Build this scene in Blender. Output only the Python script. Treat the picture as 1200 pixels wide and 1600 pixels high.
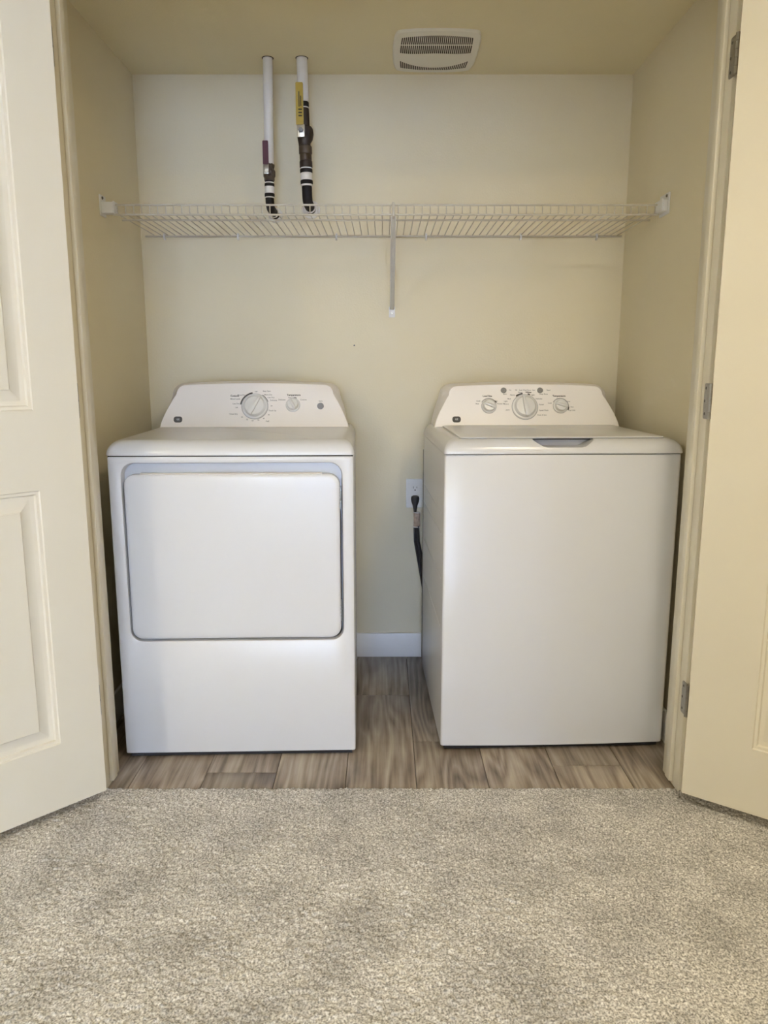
import bpy, bmesh, math, random
import numpy as np
from mathutils import Vector, Matrix

for _o in list(bpy.data.objects):
    bpy.data.objects.remove(_o, do_unlink=True)
SC = bpy.context.scene
C = SC.collection
PI = math.pi
random.seed(7)

# ------------------------------------------------------------------ camera
CAM_H = 1.156
cam_d = bpy.data.cameras.new('camera')
cam_d.sensor_fit = 'VERTICAL'
cam_d.sensor_height = 36.0
cam_d.lens = 1202.0 / 1600.0 * 36.0
cam_d.clip_start = 0.02
cam = bpy.data.objects.new('camera', cam_d)
C.objects.link(cam)
cam.location = (0, 0, CAM_H)
cam.rotation_euler = (math.radians(90 - 10.6), 0, 0)
SC.camera = cam

# ------------------------------------------------------------------ world, lights, exposure
world = bpy.data.worlds.new('world')
SC.world = world
world.use_nodes = True
world.node_tree.nodes['Background'].inputs['Color'].default_value = (0.62, 0.75, 1.0, 1)
world.node_tree.nodes['Background'].inputs['Strength'].default_value = 1.0


def area_light(name, loc, rot, sx, sy, power, color, shape='RECTANGLE'):
    d = bpy.data.lights.new(name, 'AREA')
    d.shape = shape
    d.size = sx
    d.size_y = sy
    d.energy = power
    d.color = color
    o = bpy.data.objects.new(name, d)
    C.objects.link(o)
    o.location = loc
    o.rotation_euler = rot
    return o


# daylight entering through the glass patio door in the wall behind the camera
area_light('patio_door_daylight', (0.0, -4.48, 1.05), (math.radians(90), 0, PI), 1.2, 1.9, 2700, (0.49, 0.63, 1.0))

SC.view_settings.view_transform = 'Standard'
SC.view_settings.look = 'None'
SC.view_settings.gamma = 1.0
SC.view_settings.use_curve_mapping = False
SC.view_settings.exposure = 0.32

# ------------------------------------------------------------------ materials


def mat(name, col, rough=0.5, metal=0.0, spec=0.5, bump=None, noise=None, emit=None):
    """bump=(scale,strength,distance)  noise=(scale,amount)"""
    m = bpy.data.materials.new(name)
    m.use_nodes = True
    nt = m.node_tree
    b = nt.nodes['Principled BSDF']
    b.inputs['Base Color'].default_value = (*col, 1)
    b.inputs['Roughness'].default_value = rough
    b.inputs['Metallic'].default_value = metal
    b.inputs['Specular IOR Level'].default_value = spec
    tc = nt.nodes.new('ShaderNodeTexCoord')
    if noise:
        n = nt.nodes.new('ShaderNodeTexNoise')
        n.inputs['Scale'].default_value = noise[0]
        n.inputs['Detail'].default_value = 5
        nt.links.new(tc.outputs['Object'], n.inputs['Vector'])
        r = nt.nodes.new('ShaderNodeValToRGB')
        a = noise[1]
        r.color_ramp.elements[0].position = 0.3
        r.color_ramp.elements[1].position = 0.7
        r.color_ramp.elements[0].color = (*[c * (1 - a) for c in col], 1)
        r.color_ramp.elements[1].color = (*[min(1, c * (1 + a)) for c in col], 1)
        nt.links.new(n.outputs['Fac'], r.inputs['Fac'])
        nt.links.new(r.outputs['Color'], b.inputs['Base Color'])
    if bump:
        n2 = nt.nodes.new('ShaderNodeTexNoise')
        n2.inputs['Scale'].default_value = bump[0]
        n2.inputs['Detail'].default_value = 3
        nt.links.new(tc.outputs['Object'], n2.inputs['Vector'])
        bp = nt.nodes.new('ShaderNodeBump')
        bp.inputs['Strength'].default_value = bump[1]
        bp.inputs['Distance'].default_value = bump[2]
        nt.links.new(n2.outputs['Fac'], bp.inputs['Height'])
        nt.links.new(bp.outputs['Normal'], b.inputs['Normal'])
    if emit:
        b.inputs['Emission Color'].default_value = (*emit[0], 1)
        b.inputs['Emission Strength'].default_value = emit[1]
    return m


M = {}
M['wall'] = mat('wall_paint', (0.735, 0.67, 0.505), 0.72, bump=(160, 0.25, 0.002), noise=(3, 0.015))
M['ceiling'] = mat('ceiling_paint', (0.77, 0.69, 0.47), 0.8, bump=(190, 0.3, 0.002), noise=(4, 0.02))
M['trim'] = mat('trim_paint', (0.68, 0.64, 0.54), 0.38, bump=(60, 0.06, 0.001), noise=(7, 0.02))
M['door'] = mat('door_paint', (0.64, 0.61, 0.53), 0.42, bump=(90, 0.06, 0.001), noise=(4, 0.015))
M['baseboard'] = mat('baseboard_paint', (0.90, 0.90, 0.90), 0.35, noise=(8, 0.015))
M['enamel'] = mat('white_enamel', (0.595, 0.605, 0.63), 0.22, noise=(2, 0.008))
M['plastic'] = mat('white_plastic', (0.84, 0.815, 0.80), 0.33, noise=(3, 0.01))
M['dial'] = mat('dial_plastic', (0.70, 0.70, 0.69), 0.28, noise=(30, 0.015))
M['dialedge'] = mat('dial_ring_grey', (0.42, 0.42, 0.43), 0.35, noise=(30, 0.03))
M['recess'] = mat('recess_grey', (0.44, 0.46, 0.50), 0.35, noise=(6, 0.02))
M['rubber'] = mat('black_rubber', (0.012, 0.012, 0.013), 0.55, noise=(40, 0.2))
M['gap'] = mat('dark_gap_and_shade', (0.014, 0.014, 0.015), 0.7, spec=0.2, noise=(20, 0.1))
M['print'] = mat('grey_print', (0.06, 0.058, 0.055), 0.6, noise=(90, 0.1))
M['printlight'] = mat('pale_print', (0.22, 0.22, 0.225), 0.6, noise=(90, 0.1))
M['button'] = mat('button_grey', (0.22, 0.22, 0.23), 0.4, noise=(60, 0.05))
M['galv'] = mat('steel_and_seam_shade', (0.16, 0.16, 0.15), 0.4, metal=0.6, noise=(25, 0.15))
M['wire'] = mat('vinyl_coated_wire', (0.50, 0.46, 0.38), 0.35, noise=(30, 0.03))  # darkened tone carries the shade on the white wires
M['brace'] = mat('brace_paint', (0.64, 0.61, 0.55), 0.35, noise=(30, 0.03))
M['bracket'] = mat('white_bracket', (0.74, 0.75, 0.77), 0.35, noise=(30, 0.02))
M['steel'] = mat('satin_nickel', (0.36, 0.35, 0.33), 0.33, metal=1.0, noise=(60, 0.12))
M['screw'] = mat('screw_steel', (0.12, 0.115, 0.11), 0.4, metal=0.8, noise=(90, 0.2))
M['pvc'] = mat('white_pipe', (0.80, 0.79, 0.78), 0.35, noise=(9, 0.03))
M['insul'] = mat('black_insulation', (0.010, 0.008, 0.0075), 0.7, spec=0.2, noise=(30, 0.3))
M['brass'] = mat('aged_brass', (0.060, 0.042, 0.026), 0.5, metal=0.2, spec=0.3, noise=(35, 0.3))
M['brassdark'] = mat('dark_bronze', (0.028, 0.019, 0.013), 0.55, metal=0.2, spec=0.3, noise=(35, 0.3))
M['yellow'] = mat('yellow_lever', (0.36, 0.25, 0.035), 0.45, spec=0.3, noise=(40, 0.08))
M['maroon'] = mat('maroon_lever', (0.055, 0.008, 0.014), 0.45, spec=0.3, noise=(40, 0.1))
M['nut'] = mat('bright_nut', (0.55, 0.54, 0.50), 0.3, metal=0.7, noise=(60, 0.1))
M['fan'] = mat('fan_cover_plastic', (0.76, 0.735, 0.65), 0.4, noise=(10, 0.01))
M['fandark'] = mat('fan_housing_dark', (0.05, 0.042, 0.035), 0.7, noise=(20, 0.2))
M['outlet'] = mat('outlet_plate', (0.78, 0.77, 0.75), 0.3, noise=(20, 0.01))
M['cord'] = mat('black_cord', (0.014, 0.014, 0.015), 0.45, noise=(50, 0.2))
M['wrap'] = mat('brown_wrap', (0.42, 0.31, 0.23), 0.35, noise=(70, 0.35))
M['slot'] = mat('outlet_slot', (0.10, 0.08, 0.06), 0.6, noise=(60, 0.1))
M['metal_frame'] = mat('white_door_frame', (0.75, 0.75, 0.74), 0.35, noise=(9, 0.02))
M['lampglass'] = mat('lamp_glass', (0.9, 0.85, 0.75), 0.4, noise=(9, 0.01), emit=((1.0, 0.87, 0.54), 2.5))


def glass_mat():
    m = bpy.data.materials.new('window_glass')
    m.use_nodes = True
    nt = m.node_tree
    b = nt.nodes['Principled BSDF']
    b.inputs['Transmission Weight'].default_value = 1.0
    b.inputs['Roughness'].default_value = 0.02
    b.inputs['IOR'].default_value = 1.45
    n = nt.nodes.new('ShaderNodeTexNoise')
    n.inputs['Scale'].default_value = 2
    r = nt.nodes.new('ShaderNodeValToRGB')
    r.color_ramp.elements[0].color = (0.93, 0.96, 0.97, 1)
    r.color_ramp.elements[1].color = (0.97, 0.98, 0.98, 1)
    nt.links.new(n.outputs['Fac'], r.inputs['Fac'])
    nt.links.new(r.outputs['Color'], b.inputs['Base Color'])
    return m


M['glass'] = glass_mat()


def plank_mat():
    m = bpy.data.materials.new('vinyl_wood_plank')
    m.use_nodes = True
    nt = m.node_tree
    L = nt.links.new
    N = nt.nodes.new
    b = nt.nodes['Principled BSDF']
    b.inputs['Roughness'].default_value = 0.42
    geo = N('ShaderNodeNewGeometry')
    oi = N('ShaderNodeObjectInfo')
    off = N('ShaderNodeVectorMath'); off.operation = 'SCALE'
    comb = N('ShaderNodeCombineXYZ')
    L(oi.outputs['Random'], comb.inputs['X']); L(oi.outputs['Random'], comb.inputs['Y'])
    L(comb.outputs[0], off.inputs[0]); off.inputs['Scale'].default_value = 37.0
    add = N('ShaderNodeVectorMath'); add.operation = 'ADD'
    L(geo.outputs['Position'], add.inputs[0]); L(off.outputs[0], add.inputs[1])
    mp = N('ShaderNodeMapping'); mp.inputs['Scale'].default_value = (1.0, 0.13, 1.0)
    L(add.outputs[0], mp.inputs['Vector'])
    # cathedral grain
    wv = N('ShaderNodeTexNoise'); wv.inputs['Scale'].default_value = 7; wv.inputs['Detail'].default_value = 1.5
    L(mp.outputs[0], wv.inputs['Vector'])
    mul = N('ShaderNodeMath'); mul.operation = 'MULTIPLY'; mul.inputs[1].default_value = 26
    L(wv.outputs['Fac'], mul.inputs[0])
    fr = N('ShaderNodeMath'); fr.operation = 'PINGPONG'; fr.inputs[1].default_value = 1.0
    L(mul.outputs[0], fr.inputs[0])
    # fine streaks
    mp2 = N('ShaderNodeMapping'); mp2.inputs['Scale'].default_value = (1.0, 0.035, 1.0)
    L(add.outputs[0], mp2.inputs['Vector'])
    st = N('ShaderNodeTexNoise'); st.inputs['Scale'].default_value = 110; st.inputs['Detail'].default_value = 6
    L(mp2.outputs[0], st.inputs['Vector'])
    # broad patches
    mp3 = N('ShaderNodeMapping'); mp3.inputs['Scale'].default_value = (1.0, 0.4, 1.0)
    L(add.outputs[0], mp3.inputs['Vector'])
    pt = N('ShaderNodeTexNoise'); pt.inputs['Scale'].default_value = 9; pt.inputs['Detail'].default_value = 4
    L(mp3.outputs[0], pt.inputs['Vector'])
    mx = N('ShaderNodeMath'); mx.operation = 'MULTIPLY_ADD'; mx.inputs[1].default_value = 0.22
    L(fr.outputs[0], mx.inputs[0])
    mx2 = N('ShaderNodeMath'); mx2.operation = 'MULTIPLY_ADD'; mx2.inputs[1].default_value = 0.55
    L(st.outputs['Fac'], mx2.inputs[0])
    mx3 = N('ShaderNodeMath'); mx3.operation = 'MULTIPLY'; mx3.inputs[1].default_value = 0.68
    L(pt.outputs['Fac'], mx3.inputs[0])
    L(mx3.outputs[0], mx2.inputs[2]); L(mx2.outputs[0], mx.inputs[2])
    r = N('ShaderNodeValToRGB')
    e = r.color_ramp.elements
    e[0].position = 0.42; e[0].color = (0.068, 0.050, 0.037, 1)
    e[1].position = 1.0; e[1].color = (0.47, 0.41, 0.335, 1)
    e2 = e.new(0.66); e2.color = (0.235, 0.19, 0.147, 1)
    L(mx.outputs[0], r.inputs['Fac'])
    hv = N('ShaderNodeHueSaturation')
    mr = N('ShaderNodeMapRange'); mr.inputs['To Min'].default_value = 0.74; mr.inputs['To Max'].default_value = 1.18
    L(oi.outputs['Random'], mr.inputs['Value']); L(mr.outputs[0], hv.inputs['Value'])
    L(r.outputs['Color'], hv.inputs['Color'])
    L(hv.outputs['Color'], b.inputs['Base Color'])
    bp = N('ShaderNodeBump'); bp.inputs['Strength'].default_value = 0.15; bp.inputs['Distance'].default_value = 0.001
    L(st.outputs['Fac'], bp.inputs['Height']); L(bp.outputs['Normal'], b.inputs['Normal'])
    return m


def carpet_mat():
    m = bpy.data.materials.new('carpet_pile')
    m.use_nodes = True
    nt = m.node_tree
    L = nt.links.new
    N = nt.nodes.new
    b = nt.nodes['Principled BSDF']
    b.inputs['Roughness'].default_value = 0.95
    b.inputs['Specular IOR Level'].default_value = 0.1
    geo = N('ShaderNodeNewGeometry')
    n1 = N('ShaderNodeTexNoise'); n1.inputs['Scale'].default_value = 240; n1.inputs['Detail'].default_value = 3
    L(geo.outputs['Position'], n1.inputs['Vector'])
    r1 = N('ShaderNodeValToRGB')
    e = r1.color_ramp.elements
    e[0].position = 0.33; e[0].color = (0.22, 0.214, 0.208, 1)
    e[1].position = 0.66; e[1].color = (0.79, 0.775, 0.76, 1)
    L(n1.outputs['Fac'], r1.inputs['Fac'])
    # brushed pile patches: pile-lay shading painted into the base colour
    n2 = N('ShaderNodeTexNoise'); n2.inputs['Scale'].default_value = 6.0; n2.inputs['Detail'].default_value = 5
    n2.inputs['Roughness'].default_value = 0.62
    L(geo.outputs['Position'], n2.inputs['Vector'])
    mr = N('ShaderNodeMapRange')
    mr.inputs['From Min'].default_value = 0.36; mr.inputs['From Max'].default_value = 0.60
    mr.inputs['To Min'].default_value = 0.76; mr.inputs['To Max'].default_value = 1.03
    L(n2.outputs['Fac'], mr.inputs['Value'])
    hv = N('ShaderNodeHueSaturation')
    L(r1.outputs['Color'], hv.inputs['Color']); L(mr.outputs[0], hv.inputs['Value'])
    L(hv.outputs['Color'], b.inputs['Base Color'])
    return m


M['plank'] = plank_mat()
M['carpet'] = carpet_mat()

# ------------------------------------------------------------------ mesh helpers


class MB:
    """collects vertices and faces of ONE mesh"""

    def __init__(self):
        self.v = []
        self.f = []

    def add(self, vs, fs):
        o = len(self.v)
        self.v += [tuple(p) for p in vs]
        self.f += [tuple(i + o for i in f) for f in fs]
        return self

    def box(self, x0, x1, y0, y1, z0, z1, b=0.0):
        bm = bmesh.new()
        bmesh.ops.create_cube(bm, size=1)
        for v in bm.verts:
            v.co = Vector(((x0 + x1) / 2 + v.co.x * (x1 - x0), (y0 + y1) / 2 + v.co.y * (y1 - y0), (z0 + z1) / 2 + v.co.z * (z1 - z0)))
        if b > 0:
            bmesh.ops.bevel(bm, geom=list(bm.edges), offset=b, segments=2, profile=0.5, affect='EDGES')
        bm.verts.index_update()
        self.add([v.co.copy() for v in bm.verts], [[v.index for v in f.verts] for f in bm.faces])
        bm.free()
        return self

    def loft(self, rings, cap0=True, cap1=True):
        n = len(rings[0])
        vs = [p for r in rings for p in r]
        fs = []
        for k in range(len(rings) - 1):
            for i in range(n):
                j = (i + 1) % n
                fs.append((k * n + i, k * n + j, (k + 1) * n + j, (k + 1) * n + i))
        if cap0:
            fs.append(tuple(range(n))[::-1])
        if cap1:
            fs.append(tuple(range((len(rings) - 1) * n, len(rings) * n)))
        return self.add(vs, fs)

    def tube(self, pts, r, n=8, caps=True):
        pts = [Vector(p) for p in pts]
        rr = r if isinstance(r, (list, tuple)) else [r] * len(pts)
        rings = []
        up = None
        for i, p in enumerate(pts):
            a = pts[max(0, i - 1)]
            b = pts[min(len(pts) - 1, i + 1)]
            t = (b - a).normalized()
            if up is None:
                up = Vector((0, 0, 1)) if abs(t.z) < 0.9 else Vector((1, 0, 0))
            s = t.cross(up).normalized()
            up = s.cross(t).normalized()
            rings.append([p + (s * math.cos(2 * PI * k / n) + up * math.sin(2 * PI * k / n)) * rr[i] for k in range(n)])
        return self.loft(rings, caps, caps)

    def lathe(self, prof, n=32, axis='z', origin=(0, 0, 0), mtx=None):
        """prof: list of (radius, height)"""
        rings = []
        for r, h in prof:
            ring = []
            for k in range(n):
                a = 2 * PI * k / n
                x, y = r * math.cos(a), r * math.sin(a)
                p = Vector((x, y, h))
                if axis == 'y':
                    p = Vector((x, h, y))
                if mtx is not None:
                    p = mtx @ p
                ring.append(Vector(origin) + p)
            rings.append(ring)
        return self.loft(rings)

    def build(self, name, m, parent=None, smooth=True, angle=35):
        me = bpy.data.meshes.new(name)
        me.from_pydata(self.v, [], self.f)
        bm = bmesh.new()
        bm.from_mesh(me)
        bmesh.ops.recalc_face_normals(bm, faces=bm.faces)
        bm.to_mesh(me)
        bm.free()
        me.materials.append(m)
        if smooth:
            me.shade_smooth()
            try:
                me.set_sharp_from_angle(angle=math.radians(angle))
            except Exception:
                pass
        o = bpy.data.objects.new(name, me)
        C.objects.link(o)
        if parent is not None:
            o.parent = parent
        return o


def link_copy(o, parent=None, loc=None):
    c = o.copy()
    C.objects.link(c)
    if parent is not None:
        c.parent = parent
    if loc is not None:
        c.location = loc
    return c


def tag(o, label=None, cat=None, group=None, kind=None):
    if label:
        o['label'] = label
    if cat:
        o['category'] = cat
    if group:
        o['group'] = group
    if kind:
        o['kind'] = kind
    return o


def empty(name, loc=(0, 0, 0), rz=0.0):
    o = bpy.data.objects.new(name, None)
    o.empty_display_size = 0.05
    C.objects.link(o)
    o.location = loc
    o.rotation_euler = (0, 0, rz)
    return o


def rrect(a0, a1, b0, b1, r, n=6):
    """rounded rectangle outline in a 2D plane, counter-clockwise; r may be 4 radii"""
    rs = r if isinstance(r, (list, tuple)) else [r] * 4
    cs = [(a0, b0, PI, 0), (a1, b0, 1.5 * PI, 1), (a1, b1, 0, 2), (a0, b1, 0.5 * PI, 3)]
    out = []
    for (a, b, s, i) in cs:
        q = rs[i]
        ca = a + q if a == a0 else a - q
        cb = b + q if b == b0 else b - q
        for k in range(n + 1):
            t = s + 0.5 * PI * k / n
            out.append((ca + q * math.cos(t), cb + q * math.sin(t)))
    return out


def sbox(name, m, *a, b=0.0, parent=None):
    o = MB().box(*a, b=b).build(name, m, parent)
    if parent is None:
        o['kind'] = 'structure'
    return o


# ------------------------------------------------------------------ the setting
YB = 2.98            # closet back wall
XL, XR = -0.897, 0.889
CZ = 2.184           # closet ceiling
YF0, YF1 = 1.955, 2.07   # wall that holds the closet opening
JL, JR = -0.773, 0.814   # jamb faces
HZ = 2.06            # opening head
RX0, RX1, RY0, RZ = -3.6, 2.3, -4.6, 2.44   # the room in front of the closet

sbox('wall_back', M['wall'], XL - 0.1, XR + 0.1, YB, YB + 0.1, -0.05, CZ + 0.1)
sbox('wall_left', M['wall'], XL - 0.1, XL, YF1, YB, -0.05, CZ + 0.1)
sbox('wall_right', M['wall'], XR, XR + 0.1, YF1, YB, -0.05, CZ + 0.1)
sbox('ceiling_closet', M['ceiling'], XL, XR, YF1, YB, CZ, CZ + 0.1)
sbox('wall_front_left', M['wall'], RX0, JL - 0.018, YF0, YF1, -0.05, RZ + 0.1)
sbox('wall_front_right', M['wall'], JR + 0.018, RX1, YF0, YF1, -0.05, RZ + 0.1)
sbox('wall_front_header', M['wall'], JL - 0.018, JR + 0.018, YF0, YF1, HZ + 0.018, RZ + 0.1)
sbox('wall_room_left', M['wall'], RX0 - 0.1, RX0, RY0, YF1, -0.05, RZ + 0.1)
sbox('wall_room_right', M['wall'], RX1, RX1 + 0.1, RY0, YF1, -0.05, RZ + 0.1)
sbox('ceiling', M['ceiling'], RX0, RX1, RY0, YF0, RZ, RZ + 0.1)
# rear wall with the patio door opening
WX0, WX1, WZ1 = -0.65, 0.65, 2.05
sbox('wall_rear_left', M['wall'], RX0 - 0.1, WX0, RY0 - 0.12, RY0, -0.05, RZ + 0.1)
sbox('wall_rear_right', M['wall'], WX1, RX1 + 0.1, RY0 - 0.12, RY0, -0.05, RZ + 0.1)
sbox('wall_rear_header', M['wall'], WX0, WX1, RY0 - 0.12, RY0, WZ1, RZ + 0.1)
win = MB()
win.box(WX0, WX0 + 0.05, RY0 - 0.1, RY0 - 0.02, 0.0, WZ1)
win.box(WX1 - 0.05, WX1, RY0 - 0.1, RY0 - 0.02, 0.0, WZ1)
win.box(WX0 + 0.05, WX1 - 0.05, RY0 - 0.1, RY0 - 0.02, WZ1 - 0.05, WZ1)
win.box(WX0 + 0.05, WX1 - 0.05, RY0 - 0.1, RY0 - 0.02, 0.0, 0.05)
win.box(-0.04, 0.04, RY0 - 0.09, RY0 - 0.03, 0.05, WZ1 - 0.05)
wo = tag(win.build('window_1', M['metal_frame']), kind='structure')
for x0, x1 in ((WX0 + 0.05, -0.04), (0.04, WX1 - 0.05)):
    MB().box(x0, x1, RY0 - 0.066, RY0 - 0.06, 0.05, WZ1 - 0.05).build('pane', M['glass'], wo)

# unseen wall added to cut the daylight off on the right side
sbox('wall_light_block', M['wall'], 0.32, RX1, -0.22, -0.10, -0.05, RZ)

# floor with vinyl planks in the closet
floor = sbox('floor', M['gap'], RX0, RX1, RY0, YB, -0.06, -0.012)
pl_x = [-0.92, -0.717, -0.515, -0.312, -0.109, 0.092, 0.295, 0.498, 0.701, 0.904]
joints = [2.52, 2.33, 2.06, 2.74, 2.60, 2.25, 2.82, 2.10, 2.45]
FY0 = 1.955
for i in range(len(pl_x) - 1):
    a, b = max(pl_x[i], XL), min(pl_x[i + 1], XR)
    for (y0, y1) in ((FY0, joints[i]), (joints[i], YB)):
        g = 0.0009
        MB().box(a + g, b - g, y0 + g, y1 - g, -0.012, 0.0, b=0.0008).build('floor_plank', M['plank'], floor)

# jambs with stops, casings, baseboards
def jamb(name, xf, s):
    """xf = jamb face, s = +1 when the wall lies to +x"""
    a, b = sorted((xf, xf + s * 0.018))
    o = sbox(name, M['trim'], a, b, YF0 - 0.001, YF1 + 0.001, 0.0, HZ, b=0.0015)
    a, b = sorted((xf, xf - s * 0.012))
    MB().box(a, b, 1.992, 2.024, 0.012, HZ, b=0.002).build('door_stop', M['trim'], o)
    return o


trim_l = jamb('trim_1', JL, -1)
trim_r = jamb('trim_2', JR, 1)
sbox('trim_3', M['trim'], JL - 0.018, JR + 0.018, YF0 - 0.001, YF1 + 0.001, HZ, HZ + 0.018, b=0.0015)


def casing(name, x0, x1, z0, z1):
    return sbox(name, M['trim'], x0, x1, YF0 - 0.012, YF0, z0, z1, b=0.003)


casing('trim_4', JL - 0.068, JL - 0.008, 0.0, HZ + 0.068)
casing('trim_5', JR + 0.008, JR + 0.068, 0.0, HZ + 0.068)
casing('trim_6', JL - 0.008, JR + 0.008, HZ + 0.008, HZ + 0.068)
sbox('baseboard_back', M['baseboard'], XL, XR, YB - 0.012, YB, 0.0, 0.101, b=0.003)
sbox('baseboard_left', M['baseboard'], XL, XL + 0.012, YF1, YB - 0.012, 0.0, 0.101, b=0.003)
sbox('baseboard_right', M['baseboard'], XR - 0.012, XR, YF1, YB - 0.012, 0.0, 0.101, b=0.003)
sbox('baseboard_front_left', M['baseboard'], RX0, JL - 0.068, YF0 - 0.012, YF0, 0.0, 0.101, b=0.003)
sbox('baseboard_front_right', M['baseboard'], JR + 0.068, RX1, YF0 - 0.012, YF0, 0.0, 0.101, b=0.003)


# ------------------------------------------------------------------ carpet (uncountable pile)
def make_carpet():
    x0, x1, y0, y1 = -1.30, 1.30, 0.75, 1.968
    d = 0.0031
    nx, ny = int((x1 - x0) / d), int((y1 - y0) / d)
    rng = np.random.default_rng(3)
    xs = np.linspace(x0, x1, nx)
    ys = np.linspace(y0, y1, ny)
    X, Y = np.meshgrid(xs, ys)
    def sm(a, k):
        for _ in range(k):
            a = (a + np.roll(a, 1, 0) + np.roll(a, -1, 0) + np.roll(a, 1, 1) + np.roll(a, -1, 1)) / 5
        return a
    h = sm(rng.random((ny, nx)), 1)
    h = (h - h.min()) / (h.max() - h.min())
    h2 = sm(rng.random((ny, nx)), 12)
    h2 = (h2 - h2.min()) / (h2.max() - h2.min())
    Z = -0.001 + 0.0085 * h + 0.0025 * h2
    X = X + (rng.random((ny, nx)) - 0.5) * d * 0.8
    Y = Y + (rng.random((ny, nx)) - 0.5) * d * 0.8
    # fringe of the cut edge against the planks
    Y[-1] = y1 + (rng.random(nx) - 0.5) * 0.007 - 0.004 * (xs < -0.2) * 1.0
    Z[-1] = -0.004
    # the tufts stop short of the jambs
    v = np.stack([X, Y, Z], -1).reshape(-1, 3).astype(np.float32)
    idx = np.arange(nx * ny).reshape(ny, nx)
    q = np.stack([idx[:-1, :-1], idx[:-1, 1:], idx[1:, 1:], idx[1:, :-1]], -1).reshape(-1, 4)
    # drop quads inside the front wall on both sides of the opening
    cx = v[q].mean(1)
    keep = ~((cx[:, 1] > YF0 - 0.004) & ((cx[:, 0] < JL - 0.0) | (cx[:, 0] > JR + 0.0)))
    q = q[keep]
    me = bpy.data.meshes.new('carpet')
    me.vertices.add(len(v))
    me.vertices.foreach_set('co', v.ravel())
    nq = len(q)
    me.loops.add(nq * 4)
    me.loops.foreach_set('vertex_index', q.ravel().astype(np.int32))
    me.polygons.add(nq)
    me.polygons.foreach_set('loop_start', np.arange(0, nq * 4, 4, dtype=np.int32))
    me.update(calc_edges=True)
    me.validate()
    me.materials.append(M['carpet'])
    me.shade_smooth()
    # the rest of the room, out of view: plain carpet at pile height
    bm = bmesh.new()
    bm.from_mesh(me)
    def quad(a, b, c2, d2):
        vs = [bm.verts.new((p[0], p[1], 0.005)) for p in ((a, c2), (b, c2), (b, d2), (a, d2))]
        bm.faces.new(vs)
    quad(RX0, RX1, RY0, y0)
    quad(RX0, x0, y0, YF0)
    quad(x1, RX1, y0, YF0)
    bm.to_mesh(me)
    bm.free()
    o = bpy.data.objects.new('carpet', me)
    C.objects.link(o)
    return tag(o, 'beige grey cut-pile carpet with pile-shading patches painted darker in front of the closet', 'carpet', kind='stuff')


make_carpet()


# ------------------------------------------------------------------ panelled doors
def door(name, corner, ang, side, stile):
    """corner = hinge-side corner of the face seen; local x runs from the hinge to the free edge, local y=0 is the face seen,
    the slab lies on +y*side_sign"""
    W, Hh, T = 0.775, 2.035, 0.035
    e = empty(name, (corner[0], corner[1], 0.036), ang)
    e['kind'] = 'structure'
    s = side          # sign of local y of the slab's far face
    def panels():
        return [(stile, W - 0.112, 0.176, 0.831), (stile, W - 0.112, 1.022, 1.900)]
    mb = MB()
    # rim
    for (y, flip) in ((0.0, 1), (s * T, -1)):
        inn = -flip * 1 if False else (1 if y == 0.0 else -1)
        dirn = s * inn          # into the slab
        P = panels()
        def quad(x0, x1, z0, z1):
            mb.add([(x0, y, z0), (x1, y, z0), (x1, y, z1), (x0, y, z1)], [(0, 1, 2, 3)])
        x0, x1 = P[0][0], P[0][1]
        quad(0, x0, 0, Hh); quad(x1, W, 0, Hh)
        quad(x0, x1, 0, P[0][2]); quad(x0, x1, P[0][3], P[1][2]); quad(x0, x1, P[1][3], Hh)
        for (a0, a1, b0, b1) in P:
            prof = [(0.0, 0.0), (0.0025, 0.0030), (0.009, 0.0046), (0.012, 0.0100), (0.021, 0.0125), (0.0235, 0.0125), (0.047, 0.0040), (0.0495, 0.0015)]
            rings = []
            for (ins, dep) in prof:
                yy = y + dirn * dep
                rings.append([(a0 + ins, yy, b0 + ins), (a1 - ins, yy, b0 + ins), (a1 - ins, yy, b1 - ins), (a0 + ins, yy, b1 - ins)])
            mb.loft(rings, cap0=False, cap1=True)
    for (xa, za, xb, zb) in ((0, 0, W, 0), (W, 0, W, Hh), (W, Hh, 0, Hh), (0, Hh, 0, 0)):
        mb.add([(xa, 0, za), (xb, 0, zb), (xb, s * T, zb), (xa, s * T, za)], [(0, 1, 2, 3)])
    bm = bmesh.new()
    me = bpy.data.meshes.new('slab')
    me.from_pydata(mb.v, [], mb.f)
    bm.from_mesh(me)
    bmesh.ops.remove_doubles(bm, verts=bm.verts, dist=0.0001)
    bmesh.ops.recalc_face_normals(bm, faces=bm.faces)
    bm.to_mesh(me)
    bm.free()
    me.materials.append(M['door'])
    me.shade_smooth()
    me.set_sharp_from_angle(angle=math.radians(22))
    o = bpy.data.objects.new('slab', me)
    C.objects.link(o)
    o.parent = e
    return e


DL_C, DL_A = (-0.7490, 1.9030), math.radians(-134.6)
DR_C, DR_A = (0.7985, 1.8910), math.radians(-36.5)
door_l = door('door_1', DL_C, DL_A, -1, 0.110)
door_r = door('door_2', DR_C, DR_A, 1, 0.160)


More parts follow.
